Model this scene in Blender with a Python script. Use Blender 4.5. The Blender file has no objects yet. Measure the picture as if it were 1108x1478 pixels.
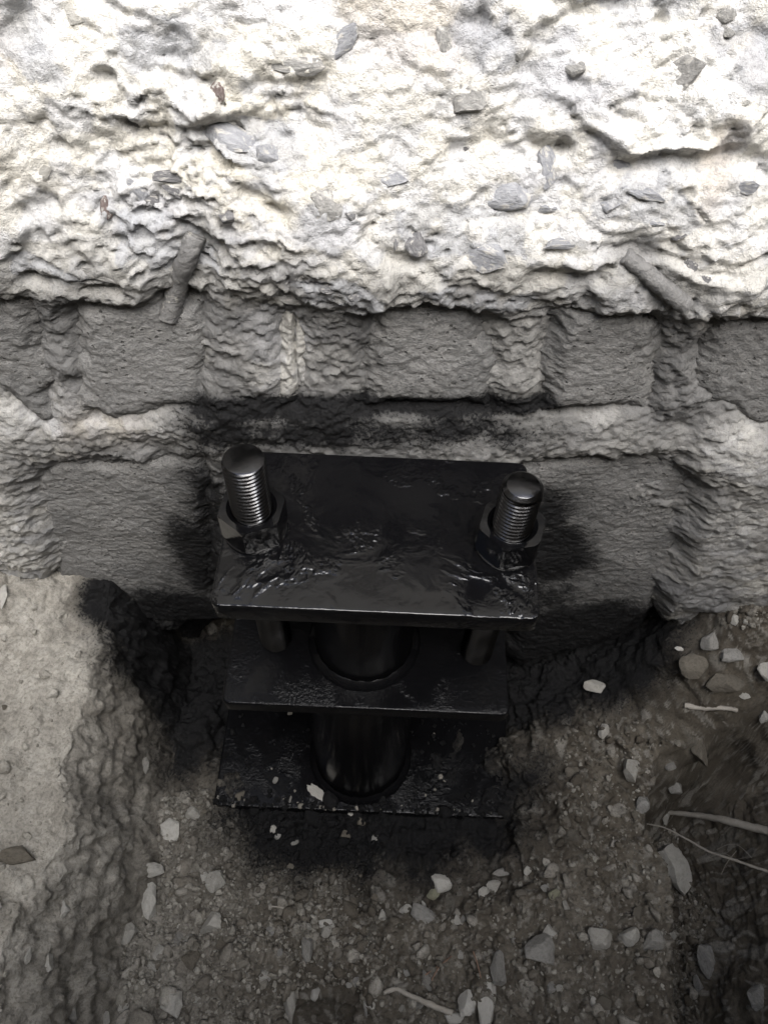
import bpy, bmesh, math, random
import numpy as np
from mathutils import Vector, Matrix, Euler

R = math.radians
scene = bpy.context.scene
col = scene.collection
rng = np.random.default_rng(7)
random.seed(7)

# ------------------------------------------------------------------ camera
PITCH, ROLL, FPX = 54.0, 2.5, 1110.0
cam_data = bpy.data.cameras.new('camera')
cam = bpy.data.objects.new('camera', cam_data)
col.objects.link(cam)
cam_data.sensor_fit = 'VERTICAL'
cam_data.sensor_height = 36.0
cam_data.lens = 36.0 * FPX / 1478.0
cam_data.clip_start = 0.01
cam_data.clip_end = 500.0
CAMM = Matrix.Rotation(R(90 - PITCH), 4, 'X') @ Matrix.Rotation(R(ROLL), 4, 'Z')
cam.matrix_world = CAMM
scene.camera = cam

# ------------------------------------------------------------------ sky, sun, exposure
SUN_ELEV, SUN_AZ = 58.0, 14.0          # sun stands behind the camera, to the right; azimuth measured from -Y towards +X
world = bpy.data.worlds.new('World')
scene.world = world
world.use_nodes = True
wn = world.node_tree.nodes
wn.clear()
sky = wn.new('ShaderNodeTexSky')
sky.sky_type = 'NISHITA'
sky.sun_disc = False
sky.sun_elevation = R(SUN_ELEV)
sky.sun_rotation = R(180 - SUN_AZ)
sky.air_density = 1.0
sky.dust_density = 2.5
sky.ozone_density = 1.0
bg = wn.new('ShaderNodeBackground')
bg.inputs[1].default_value = 0.12
wo = wn.new('ShaderNodeOutputWorld')
world.node_tree.links.new(sky.outputs[0], bg.inputs[0])
world.node_tree.links.new(bg.outputs[0], wo.inputs[0])
sun_data = bpy.data.lights.new('sun', 'SUN')
sun_data.energy = 3.0
sun_data.angle = R(46)
sun_data.color = (1.0, 0.985, 0.965)
sun = bpy.data.objects.new('sun', sun_data)
col.objects.link(sun)
sd = Vector((math.sin(R(SUN_AZ)) * math.cos(R(SUN_ELEV)), -math.cos(R(SUN_AZ)) * math.cos(R(SUN_ELEV)), math.sin(R(SUN_ELEV))))
sun.rotation_euler = sd.to_track_quat('Z', 'Y').to_euler()
sun.location = sd * 8
vs = scene.view_settings
vs.view_transform = 'Standard'
vs.look = 'None'
vs.exposure = 1.4
vs.gamma = 1.0
vs.use_curve_mapping = False
scene.cycles.max_bounces = 5
scene.cycles.diffuse_bounces = 3
scene.cycles.glossy_bounces = 2

# ------------------------------------------------------------------ points of the place from the picture's rays
def ray(px, py):
    return (CAMM.to_3x3() @ Vector(((px - 554.0) / FPX, (739.0 - py) / FPX, -1.0)))
def on_y(px, py, Y):
    d = ray(px, py); return d * (Y / d.y)
def on_z(px, py, Z):
    d = ray(px, py); return d * (Z / d.z)

# ------------------------------------------------------------------ noise in numpy
def h32(*ints, seed=0):
    h = np.full(np.broadcast(*ints).shape, (seed * 374761393 + 668265263) & 0xffffffff, dtype=np.uint32)
    for i, k in zip(ints, (73856093, 19349663, 83492791)):
        h = (h ^ (i.astype(np.int64).astype(np.uint32) * np.uint32(k)))
        h ^= h >> np.uint32(15); h *= np.uint32(2246822519); h ^= h >> np.uint32(13)
    h *= np.uint32(3266489917); h ^= h >> np.uint32(16)
    return h.astype(np.float32) / 4294967296.0
def vnoise(x, y, z, seed=0):
    ix, iy, iz = np.floor(x), np.floor(y), np.floor(z)
    fx, fy, fz = x - ix, y - iy, z - iz
    fx, fy, fz = [f * f * f * (f * (f * 6 - 15) + 10) for f in (fx, fy, fz)]
    out = 0
    for a in (0, 1):
        for b in (0, 1):
            for c in (0, 1):
                w = (fx if a else 1 - fx) * (fy if b else 1 - fy) * (fz if c else 1 - fz)
                out = out + w * h32(ix + a, iy + b, iz + c, seed=seed)
    return out * 2 - 1
def fbm(x, y, z, scale, octaves=4, seed=0, gain=0.5):
    a, s, t = 1.0, 0.0, 0.0
    for o in range(octaves):
        s = s + a * vnoise(x * scale, y * scale, z * scale, seed + o * 17)
        t += a; a *= gain; scale *= 2.03
    return s / t
def sst(a, b, x):
    t = np.clip((x - a) / (b - a), 0, 1)
    return t * t * (3 - 2 * t)
def facets(u, v, seed, tilt=1.0, bias=0.0, k=9.0):
    """Chipped surface: every cell is a small tilted plane. Returns height and the nearest cell's random number."""
    iu, iv = np.floor(u), np.floor(v)
    num = np.zeros_like(u); den = np.zeros_like(u)
    best = np.full_like(u, 9e9); rid = np.zeros_like(u)
    for a in (-1, 0, 1):
        for b in (-1, 0, 1):
            cu, cv = iu + a, iv + b
            du = u - (cu + 0.1 + 0.8 * h32(cu, cv, seed=seed))
            dv = v - (cv + 0.1 + 0.8 * h32(cu, cv, seed=seed + 1))
            d2 = du * du + dv * dv
            o = h32(cu, cv, seed=seed + 2) - 0.5
            g1 = (h32(cu, cv, seed=seed + 3) - 0.5) * 2 * tilt
            g2 = (h32(cu, cv, seed=seed + 4) - 0.5) * 2 * tilt + bias
            w = np.exp(-k * d2 * 2.2)
            w = w * w
            num += w * (o + g1 * du + g2 * dv); den += w
            m = d2 < best
            best = np.where(m, d2, best)
            rid = np.where(m, h32(cu, cv, seed=seed + 5), rid)
    return num / (den + 1e-12), rid, np.sqrt(best)
def poly_sd(px, pz, poly):
    """Signed distance to a polygon, positive inside."""
    d = np.full_like(px, 1e9); inside = np.zeros(px.shape, bool)
    n = len(poly)
    for i in range(n):
        ax, az = poly[i]; bx, bz = poly[(i + 1) % n]
        ex, ez = bx - ax, bz - az
        t = np.clip(((px - ax) * ex + (pz - az) * ez) / (ex * ex + ez * ez), 0, 1)
        d = np.minimum(d, np.hypot(px - ax - t * ex, pz - az - t * ez))
        c = ((az > pz) != (bz > pz)) & (px < (bx - ax) * (pz - az) / ((bz - az) + 1e-12) + ax)
        inside ^= c
    return np.where(inside, d, -d)

def baked(x, y, z, seed):
    """Slow colour variation of a surface, stored on its points."""
    return {'n1': 0.5 + 0.75 * fbm(x, y, z, 9, 5, seed=seed, gain=0.6), 'n2': 0.5 + 0.75 * fbm(x, y, z, 42, 4, seed=seed + 5, gain=0.65)}
# ------------------------------------------------------------------ mesh helpers
def link(o, parent=None):
    col.objects.link(o)
    if parent is not None:
        o.parent = parent
    return o
def tag(o, label=None, cat=None, group=None, kind=None):
    if label: o['label'] = label
    if cat: o['category'] = cat
    if group: o['group'] = group
    if kind: o['kind'] = kind
    return o
def grid_mesh(name, P, mat, attrs=None, flip=False, smooth=True):
    nr, nc = P.shape[:2]
    me = bpy.data.meshes.new(name)
    idx = np.arange(nr * nc).reshape(nr, nc)
    q = np.stack([idx[:-1, :-1], idx[:-1, 1:], idx[1:, 1:], idx[1:, :-1]], -1).reshape(-1, 4)
    if flip: q = q[:, ::-1]
    fast_mesh(me, P.reshape(-1, 3), q, smooth)
    for k, a in (attrs or {}).items():
        at = me.attributes.new(k, 'FLOAT', 'POINT')
        at.data.foreach_set('value', np.ascontiguousarray(a.reshape(-1), dtype=np.float32))
    me.materials.append(mat)
    return me
def fast_mesh(me, V, F, smooth=True):
    V = np.ascontiguousarray(V, dtype=np.float32); F = np.ascontiguousarray(F, dtype=np.int32)
    n = F.shape[1]
    me.vertices.add(len(V)); me.vertices.foreach_set('co', V.reshape(-1))
    me.loops.add(F.size); me.loops.foreach_set('vertex_index', F.reshape(-1))
    me.polygons.add(len(F))
    me.polygons.foreach_set('loop_start', np.arange(len(F), dtype=np.int32) * n)
    me.polygons.foreach_set('loop_total', np.full(len(F), n, dtype=np.int32))
    me.polygons.foreach_set('use_smooth', np.full(len(F), smooth))
    me.update(calc_edges=True); me.validate()
def bm_obj(name, bm, mat, parent=None, smooth_angle=None):
    me = bpy.data.meshes.new(name)
    bmesh.ops.recalc_face_normals(bm, faces=bm.faces)
    bm.to_mesh(me); bm.free()
    if smooth_angle:
        me.polygons.foreach_set('use_smooth', [True] * len(me.polygons))
        me.set_sharp_from_angle(angle=R(smooth_angle))
    me.materials.append(mat)
    return link(bpy.data.objects.new(name, me), parent)

# ------------------------------------------------------------------ materials
class NT:
    def __init__(self, name):
        self.m = bpy.data.materials.new(name); self.m.use_nodes = True
        self.t = self.m.node_tree; self.n = self.t.nodes
        self.b = self.n['Principled BSDF']
        self.tc = self.n.new('ShaderNodeTexCoord')
    def l(self, a, b): self.t.links.new(a, b)
    def noise(self, scale, detail=6, rough=0.6, dist=0.0, vec=None):
        n = self.n.new('ShaderNodeTexNoise'); n.inputs['Scale'].default_value = scale
        n.inputs['Detail'].default_value = detail; n.inputs['Roughness'].default_value = rough
        n.inputs['Distortion'].default_value = dist
        self.l(vec or self.tc.outputs['Object'], n.inputs['Vector']); return n.outputs[0]
    def stretched(self, sx, sy, sz):
        n = self.n.new('ShaderNodeMapping'); n.inputs['Scale'].default_value = (sx, sy, sz)
        self.l(self.tc.outputs['Object'], n.inputs['Vector']); return n.outputs[0]
    def vor(self, scale, feature='F1', out=0, vec=None):
        n = self.n.new('ShaderNodeTexVoronoi'); n.inputs['Scale'].default_value = scale; n.feature = feature
        self.l(vec or self.tc.outputs['Object'], n.inputs['Vector']); return n.outputs[out]
    def attr(self, name):
        n = self.n.new('ShaderNodeAttribute'); n.attribute_name = name; return n.outputs['Fac']
    def math(self, op, a, b=0.0, c=None):
        n = self.n.new('ShaderNodeMath'); n.operation = op
        for i, v in enumerate((a, b) if c is None else (a, b, c)):
            if isinstance(v, (int, float)): n.inputs[i].default_value = v
            else: self.l(v, n.inputs[i])
        return n.outputs[0]
    def ramp(self, v, a, b, lo=0.0, hi=1.0, mode='SMOOTHSTEP'):
        n = self.n.new('ShaderNodeMapRange'); n.interpolation_type = mode
        self.l(v, n.inputs[0])
        for i, x in zip((1, 2, 3, 4), (a, b, lo, hi)): n.inputs[i].default_value = x
        return n.outputs[0]
    def mix(self, f, a, b, mode='MIX'):
        n = self.n.new('ShaderNodeMix'); n.data_type = 'RGBA'; n.blend_type = mode
        for i, v in zip((0, 6, 7), (f, a, b)):
            if isinstance(v, (int, float)): n.inputs[i].default_value = v
            elif isinstance(v, tuple): n.inputs[i].default_value = v + (1,)
            else: self.l(v, n.inputs[i])
        return n.outputs[2]
    def set(self, key, v):
        if isinstance(v, (int, float)): self.b.inputs[key].default_value = v
        elif isinstance(v, tuple): self.b.inputs[key].default_value = v + (1,)
        else: self.l(v, self.b.inputs[key])
    def bump(self, h, strength=0.5, dist=0.002, prev=None):
        n = self.n.new('ShaderNodeBump')
        if isinstance(strength, (int, float)): n.inputs['Strength'].default_value = strength
        else: self.l(strength, n.inputs['Strength'])
        n.inputs['Distance'].default_value = dist
        self.l(h, n.inputs['Height'])
        if prev is not None: self.l(prev, n.inputs['Normal'])
        return n.outputs[0]

PAINT_SHADE = (0.006, 0.006, 0.0065)
def stain_shade_fac(M, fine):
    s = M.attr('stain')  # overspray together with the painted-in shade of the undercut
    sp = M.math('MULTIPLY', M.math('SUBTRACT', fine, 0.5), 1.9)
    return M.math('MAXIMUM', M.ramp(M.math('ADD', s, sp), 0.60, 0.90), M.ramp(s, 0.12, 1.1, 0, 0.97))
def mat_wall():
    M = NT('broken_concrete')
    n1, n2, n3 = M.attr('n1'), M.attr('n2'), M.noise(240, 4, 0.78)
    rnd = M.attr('cell')
    cream = M.mix(n1, (0.60, 0.565, 0.48), (0.70, 0.69, 0.66))
    cream = M.mix(M.ramp(n2, 0.45, 0.75), cream, (0.60, 0.595, 0.585))
    cream = M.mix(M.ramp(rnd, 0.5, 0.75, 0, 0.4), cream, (0.48, 0.48, 0.485))
    cream = M.mix(M.ramp(M.attr('patch'), 0.08, 0.34, 0, 0.85), cream, M.mix(n2, (0.36, 0.365, 0.385), (0.52, 0.52, 0.53)))
    cream = M.mix(M.ramp(M.attr('rust'), 0.3, 0.9, 0, 0.3), cream, (0.45, 0.34, 0.24))
    grey = M.mix(n2, (0.125, 0.125, 0.124), (0.215, 0.212, 0.206))
    grey = M.mix(M.ramp(n1, 0.5, 0.8, 0, 0.7), grey, (0.27, 0.265, 0.25))
    c = M.mix(M.attr('cream'), grey, cream)
    c = M.mix(M.attr('agg'), c, M.mix(rnd, (0.22, 0.225, 0.24), (0.40, 0.41, 0.43)))
    c = M.mix(M.ramp(n3, 0.45, 0.66, 0.0, 0.4), c, (0.12, 0.117, 0.11))
    sf = stain_shade_fac(M, n3)
    c = M.mix(sf, c, PAINT_SHADE)
    M.set('Base Color', c)
    M.set('Roughness', M.math('SUBTRACT', 0.93, M.math('MULTIPLY', sf, 0.35)))
    M.set('Specular IOR Level', 0.3)
    M.set('Normal', M.bump(M.math('SUBTRACT', 1.0, n3), 0.9, 0.004))
    return M.m
def mat_block():
    M = NT('cast_concrete_block')
    n1, n2, n3 = M.attr('n1'), M.attr('n2'), M.noise(380, 3, 0.8, 0.2, M.stretched(0.85, 1.0, 1.2))
    c = M.mix(n1, (0.15, 0.15, 0.148), (0.235, 0.231, 0.222))
    c = M.mix(M.ramp(n2, 0.4, 0.8, 0, 0.5), c, (0.235, 0.23, 0.22))
    pm = M.math('MULTIPLY', M.ramp(M.vor(120), 0.12, 0.24, 1, 0), M.ramp(n2, 0.45, 0.6))
    c = M.mix(M.math('MULTIPLY', pm, 0.7), c, (0.06, 0.058, 0.053))
    c = M.mix(M.ramp(n3, 0.45, 0.66, 0, 0.55), c, (0.07, 0.07, 0.066))
    c = M.mix(M.ramp(n3, 0.30, 0.42, 0.45, 0), c, (0.36, 0.355, 0.34))
    sf = stain_shade_fac(M, n3)
    c = M.mix(sf, c, PAINT_SHADE)
    M.set('Base Color', c); M.set('Roughness', M.math('SUBTRACT', 0.92, M.math('MULTIPLY', sf, 0.35)))
    M.set('Specular IOR Level', 0.3)
    h = M.math('ADD', n3, M.math('MULTIPLY', pm, 0.8))
    M.set('Normal', M.bump(M.math('SUBTRACT', 1.0, h), 1.0, 0.0030))
    return M.m
def mat_soil():
    M = NT('soil')
    n1, n2, n3 = M.attr('n1'), M.attr('n2'), M.noise(260, 4, 0.78)
    c = M.mix(n1, (0.062, 0.051, 0.038), (0.15, 0.131, 0.103))
    c = M.mix(M.ramp(n2, 0.45, 0.8, 0, 0.6), c, (0.215, 0.193, 0.158))
    pale = M.mix(n2, (0.33, 0.31, 0.27), (0.56, 0.535, 0.48))
    c = M.mix(M.attr('pale'), c, pale)
    peb = M.mix(M.attr('cell'), (0.13, 0.12, 0.10), (0.38, 0.36, 0.32))
    c = M.mix(M.math('MULTIPLY', M.attr('peb'), M.ramp(M.attr('pale'), 0.2, 0.8, 0.85, 0.25)), c, peb)
    c = M.mix(M.ramp(n3, 0.42, 0.68, 0, 0.45), c, (0.05, 0.044, 0.035))
    sf = stain_shade_fac(M, n3)
    c = M.mix(sf, c, PAINT_SHADE)
    M.set('Base Color', c); M.set('Roughness', M.math('SUBTRACT', 0.95, M.math('MULTIPLY', sf, 0.4)))
    M.set('Specular IOR Level', 0.25)
    M.set('Normal', M.bump(M.math('SUBTRACT', 1.0, n3), 0.95, 0.004))
    return M.m
def mat_stone(name, a, b_, rough=0.9):
    M = NT(name)
    oi = M.n.new('ShaderNodeObjectInfo')
    n1 = n2 = M.noise(3.2, 6, 0.75)
    c = M.mix(M.ramp(n1, 0.35, 0.65), a, b_)
    c = M.mix(M.math('MULTIPLY', oi.outputs['Random'], 0.42), c, (0.17, 0.155, 0.13))
    c = M.mix(M.ramp(n2, 0.52, 0.72, 0, 0.5), c, tuple(x * 0.45 for x in a))
    M.set('Base Color', c); M.set('Roughness', rough); M.set('Specular IOR Level', 0.3)
    M.set('Normal', M.bump(n1, 0.9, 0.006))
    return M.m
def mat_agg(name, a, b_):
    M = NT(name)
    n = M.noise(2.4, 6, 0.75)
    n2 = M.noise(1.7, 5, 0.7, 0.5)
    c = M.mix(M.ramp(n, 0.35, 0.65), a, b_)
    c = M.mix(M.ramp(n2, 0.53, 0.62), c, (0.58, 0.56, 0.52))
    M.set('Base Color', c); M.set('Roughness', 0.85); M.set('Specular IOR Level', 0.3)
    M.set('Normal', M.bump(n, 0.9, 0.006))
    return M.m
def mat_gravel():
    M = NT('gravel')
    c = M.mix(M.attr('cell'), (0.09, 0.08, 0.064), (0.34, 0.325, 0.285))
    n2 = M.noise(300, 3, 0.7)
    c = M.mix(M.ramp(n2, 0.4, 0.7, 0, 0.5), c, (0.09, 0.08, 0.065))
    sf = stain_shade_fac(M, n2)
    c = M.mix(sf, c, PAINT_SHADE)
    M.set('Base Color', c); M.set('Roughness', 0.92); M.set('Specular IOR Level', 0.25)
    M.set('Normal', M.bump(n2, 0.5, 0.001))
    return M.m
def mat_paint(name, grit=0.3, ridges=0.4, rough=0.10, wave=0.2, gscale=170, spec=0.32):
    M = NT(name)
    n1 = M.noise(20, 3, 0.5, 0.5)
    n2 = M.noise(gscale, 4, 0.65)
    M.set('Base Color', (0.0035, 0.0035, 0.004))
    M.set('Roughness', M.ramp(n1, 0.35, 0.65, rough, rough + 0.08))
    M.set('Specular IOR Level', spec)
    b = M.bump(n1, wave, 0.006)
    if ridges > 0:
        lines = M.math('ABSOLUTE', M.math('SUBTRACT', M.noise(7.5, 5, 0.62, 0.3), 0.5))
        b = M.bump(M.ramp(lines, 0.0, 0.045, 1, 0), M.math('MULTIPLY', M.ramp(n1, 0.42, 0.58), ridges), 0.0028, b)
    b = M.bump(n2, M.math('MULTIPLY', M.ramp(n1, 0.4, 0.6, 0.35, 1.0), grit), 0.003, b)
    M.set('Normal', b)
    return M.m
def mat_root(name, a, b_):
    M = NT(name)
    n = M.noise(150, 5, 0.7); n2 = n
    M.set('Base Color', M.mix(n, a, b_)); M.set('Roughness', 0.85)
    M.set('Normal', M.bump(n2, 0.6, 0.001))
    return M.m
def mat_bar():
    M = NT('mortar_coated_bar')
    n1, n2 = M.noise(60, 6, 0.7), M.noise(300, 4, 0.6)
    c = M.mix(n1, (0.10, 0.10, 0.10), (0.22, 0.215, 0.205))
    c = M.mix(M.ramp(M.noise(35, 5, 0.7), 0.58, 0.68), c, (0.50, 0.48, 0.43))
    M.set('Base Color', c); M.set('Roughness', 0.7); M.set('Normal', M.bump(n1, 1.0, 0.005, M.bump(n2, 0.6, 0.002)))
    return M.m
W_MAT, B_MAT, S_MAT, G_MAT = mat_wall(), mat_block(), mat_soil(), mat_gravel()
P_FLAT = mat_paint('wet_black_paint', 0.18, 0.5, 0.035, 0.6, 170, 0.36)
P_GRIT = mat_paint('gritty_wet_black_paint', 0.45, 0.2, 0.05, 0.2, 260, 0.15)
P_TUBE = mat_paint('smooth_black_paint', 0.08, 0.0, 0.14, 0.08, 170, 0.13)
P_ROD = mat_paint('black_painted_thread', 0.10, 0.0, 0.15, 0.06)
for k_, v_ in (('Base Color', (0.06, 0.06, 0.062, 1)), ('Metallic', 1.0)):
    P_ROD.node_tree.nodes['Principled BSDF'].inputs[k_].default_value = v_
P_NUT = mat_paint('black_painted_nut', 0.10, 0.0, 0.07, 0.10, 170, 0.7)
ST_PALE = mat_stone('pale_stone', (0.42, 0.405, 0.365), (0.60, 0.585, 0.54))
ST_GREY = mat_stone('grey_stone', (0.24, 0.235, 0.22), (0.40, 0.39, 0.365))
ST_BROWN = mat_stone('brown_clod', (0.10, 0.088, 0.07), (0.20, 0.18, 0.145))
ST_WHITE = mat_stone('whitish_stone', (0.60, 0.585, 0.54), (0.74, 0.72, 0.67))
ST_BLUE = mat_stone('blue_grey_aggregate', (0.27, 0.275, 0.29), (0.42, 0.425, 0.44), 0.75)
ST_DARK = mat_stone('dark_aggregate', (0.14, 0.14, 0.145), (0.27, 0.265, 0.265), 0.75)
ST_MAROON = mat_stone('maroon_aggregate', (0.16, 0.12, 0.11), (0.28, 0.23, 0.21))
ST_GREEN = mat_stone('greenish_stone', (0.25, 0.25, 0.17), (0.36, 0.36, 0.26))
AGGM = {ST_BLUE: mat_agg('coated_blue_aggregate', (0.27, 0.275, 0.29), (0.42, 0.425, 0.44)), ST_DARK: mat_agg('coated_dark_aggregate', (0.14, 0.14, 0.145), (0.27, 0.265, 0.265)),
        ST_GREY: mat_agg('coated_grey_aggregate', (0.26, 0.255, 0.24), (0.42, 0.41, 0.39)), ST_MAROON: mat_agg('coated_maroon_aggregate', (0.16, 0.12, 0.11), (0.28, 0.23, 0.21)), ST_PALE: ST_PALE}
RT_PALE = mat_root('pale_root', (0.20, 0.18, 0.15), (0.46, 0.43, 0.38))
RT_RED = mat_root('reddish_root', (0.16, 0.095, 0.065), (0.28, 0.19, 0.14))
BAR = mat_bar()

# ------------------------------------------------------------------ black overspray round the bracket (paint, plus painted-in shade of the undercut)
WALL_SPOTS = []
for px in range(330, 800, 40):
    WALL_SPOTS.append((on_y(px, 592, 0.58), 0.045, 0.016, 0.95))
    WALL_SPOTS.append((on_y(px, 625, 0.58), 0.06, 0.034, 0.62))
for (px, py, rx, rz, s) in [(300, 640, 55, 40, 0.55), (300, 720, 34, 70, 0.75), (300, 800, 45, 70, 0.95), (265, 885, 50, 40, 1.1), (120, 872, 50, 38, 1.5),
        (350, 680, 60, 60, 0.7), (790, 735, 40, 40, 0.95), (800, 800, 50, 60, 1.0), (870, 905, 85, 40, 1.4),
        (560, 760, 230, 90, 1.0), (560, 850, 230, 80, 1.3), (700, 915, 230, 55, 1.5), (300, 940, 110, 60, 1.4), (860, 945, 130, 50, 1.6), (420, 960, 200, 80, 1.6)]:  # lowest spots also darken the undercut as painted shade
    p = on_y(px, py, 0.59); t = p.length / 1.05
    WALL_SPOTS.append((p, rx / FPX * t * 1.3, rz / FPX * t * 1.6, s * 0.92))
def wall_stain_shade(x, z):
    s = np.zeros_like(x)
    for p, rx, rz, k in WALL_SPOTS:
        s = np.maximum(s, k * np.exp(-((x - p.x) / rx) ** 2 - ((z - p.z) / rz) ** 2) * 1.05) + 0.10 * k * np.exp(-((x - p.x) / (1.8 * rx)) ** 2 - ((z - p.z) / (1.8 * rz)) ** 2)
    s = s * (1 + 0.35 * fbm(x, z, z * 0, 14, 5, seed=301, gain=0.6)) + 0.22 * np.clip(s * 3, 0, 1) * fbm(x, z, z * 0, 40, 4, seed=302, gain=0.6)
    return np.clip(s, 0, 1.6)
GROUND_SPOTS = [(-0.03, 0.46, 0.27, 0.17, 1.5), (0.07, 0.37, 0.23, 0.13, 1.7), (-0.06, 0.35, 0.20, 0.12, 1.7), (-0.30, 0.55, 0.12, 0.13, 1.8), (-0.33, 0.45, 0.06, 0.12, 1.1), (-0.34, 0.44, 0.035, 0.09, 0.8), (0.28, 0.60, 0.22, 0.12, 1.8), (0.34, 0.52, 0.10, 0.07, 0.8), (-0.415, 0.56, 0.05, 0.05, 1.15)]  # spots beside the bracket also paint in shade of the cavities
def ground_stain_shade(x, y):
    s = np.zeros_like(x)
    for gx, gy, rx, ry, k in GROUND_SPOTS:
        s = np.maximum(s, k * np.exp(-((x - gx) / rx) ** 2 - ((y - gy) / ry) ** 2))
    s = s * (1 + 0.5 * fbm(x, y, y * 0, 14, 5, seed=311, gain=0.6))
    return np.clip(s, 0, 1.6)

# ------------------------------------------------------------------ ground: pit floor, banks and the yard around it, one sheet
ZS = 0.78                                  # level of the unseen yard, raised to keep light off the pit floor
def axis(dense0, dense1, step, lo, hi):
    mid = np.arange(dense0, dense1, step)
    a = dense0 - np.geomspace(step * 2, dense0 - lo, 26)[::-1]
    b = dense1 + np.geomspace(step * 0.5, hi - dense1, 26)
    return np.concatenate([a, mid, b])
def ground_z(x, y):
    z0 = np.zeros_like(x)
    low = fbm(x, y, z0, 4.5, 3, seed=3)
    floor = -1.335 + 0.022 * low + 0.03 * sst(0.25, 0.0, y) * sst(0.1, -0.3, x)
    floor = floor + 0.055 * sst(0.10, 0.36, x)
    wob = 0.022 * fbm(x * 0, y, z0, 9, 3, seed=5)
    zp = -1.062 - 0.04 * (np.clip(y, 0, 0.62) - 0.3) + 0.18 * np.clip(-0.40 - x, 0, 0.5) + 0.02 * low
    zp = zp + (0.050 + 0.03 * low) * sst(0.47, 0.61, y + 0.05 * low)
    w = sst(-0.338, -0.418, x + wob)
    z = floor * (1 - w) + zp * w
    # hollow on the right, with its own far bank
    drop = sst(0.445, 0.475, x + wob * 1.4) * sst(0.46, 0.38, y + 0.1 * low)
    z = z - 0.34 * drop - 0.13 * np.exp(-((x + 0.045) / 0.045) ** 2 - ((y - 0.055) / 0.04) ** 2)
    z = z + 0.30 * np.exp(-((x - 0.54) / 0.13) ** 2 - ((y - 0.57) / 0.10) ** 2)
    z = z + 0.62 * sst(0.555, 0.80, x + 0.05 * low)
    z = z + 0.030 * np.exp(-((x - 0.275) / 0.05) ** 2 - ((y - 0.45) / 0.14) ** 2) + 0.035 * np.exp(-((x + 0.30) / 0.04) ** 2 - ((y - 0.52) / 0.08) ** 2)
    # unseen sides of the pit, carried up high to shade its floor
    up = np.maximum.reduce([sst(-0.72, -0.92, x), sst(0.70, 0.90, x), sst(-0.22, -0.50, y), sst(0.80, 0.92, y)])
    return z * (1 - up) + ZS * up
gx = axis(-0.70, 0.70, 0.0024, -60, 60)
ext = np.arange(-0.43, -0.325, 0.0022) + 0.0011
gx = np.sort(np.concatenate([gx, ext, np.arange(0.50, 0.69, 0.0024) + 0.0007, np.arange(0.50, 0.69, 0.0024) + 0.0016]))
gy = axis(-0.03, 0.80, 0.0024, -60, 60)
X, Y = np.meshgrid(gx, gy)
Z = ground_z(X, Y)
dzdy, dzdx = np.gradient(Z, gy, gx)
N = np.stack([-dzdx, -dzdy, np.ones_like(Z)], -1)
N /= np.linalg.norm(N, axis=-1, keepdims=True)
near = sst(1.1, 0.8, np.abs(X)) * sst(-0.6, -0.3, Y)
steep = sst(0.9, 0.5, N[..., 2])
wx, wy = X + 0.012 * fbm(X, Y, Z, 22, 2, seed=40), Y + 0.012 * fbm(X, Y, Z, 22, 2, seed=41)
wx = wx + 0.9 * np.clip(Z + 1.30, 0, 1) * np.where(X < 0, -1.0, 1.0)
f1, r1, e1 = facets(wx / 0.075, wy / 0.075, 50, 0.9)
f2, r2, e2 = facets(wx / 0.030, wy / 0.030, 60, 0.9)
f3, r3, e3 = facets(wx / 0.012, wy / 0.012, 70, 0.9)
f4, r4, e4 = facets(wx / 0.0065, wy / 0.0065, 75, 0.9)
pebA = sst(0.40, 0.26, e2) * (r2 > 0.80)
pebB = sst(0.46, 0.30, e3) * (r3 > 0.66)
pebC = sst(0.46, 0.30, e4) * (r4 > 0.70)
frac = fbm(X, Y, Z, 16, 6, seed=9, gain=0.58)
d = 0.010 * f1 + 0.008 * f2 + 0.0042 * f3 + 0.0018 * f4 + 0.0045 * pebA + 0.0030 * pebB + 0.0022 * pebC + 0.040 * frac + 0.006 * np.abs(fbm(X, Y, Z, 45, 4, seed=14, gain=0.6))
plate_zone = sst(-0.385, -0.41, X) * (1 - steep)
d = d * (1 - 0.45 * plate_zone)
# vertical tool marks on the cut face of the left bank
streak = fbm(Y * 2.2 + Z * 0.7, X * 0.4, Z * 0.5, 26, 5, seed=21, gain=0.6)
d = d * (1 - 0.66 * steep) + steep * (X < 0) * near * 0.011 * streak
d = d * near
G3 = np.stack([X, Y, Z], -1) + N * d[..., None]
pale = np.clip(plate_zone * 1.0 + 0.55 * sst(-0.38, -0.42, X) + 0.50 * sst(-0.10, -0.32, X) * sst(0.50, 0.2, Y), 0, 1)
pale = pale + 0.35 * sst(-0.34, -0.37, X) * sst(-0.43, -0.40, X) + 0.10 * (X < 0.5) * sst(0.35, 0.1, Y)
bk = baked(X, Y, Z, 400)
soil_attrs = {'pale': np.clip(pale, 0, 1) * np.clip(0.45 + 0.9 * bk['n1'], 0, 1), 'peb': np.maximum(np.maximum(pebA, pebB * 0.9), pebC * 0.7) * near, 'cell': np.where(pebA > 0.1, (r2 - 0.8) / 0.2, np.where(pebB > 0.1, (r3 - 0.66) / 0.34, (r4 - 0.7) / 0.3)), 'stain': ground_stain_shade(X, Y), **bk}
ground = link(bpy.data.objects.new('ground', grid_mesh('ground', G3, S_MAT, soil_attrs)))
tag(ground, kind='structure')

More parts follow.
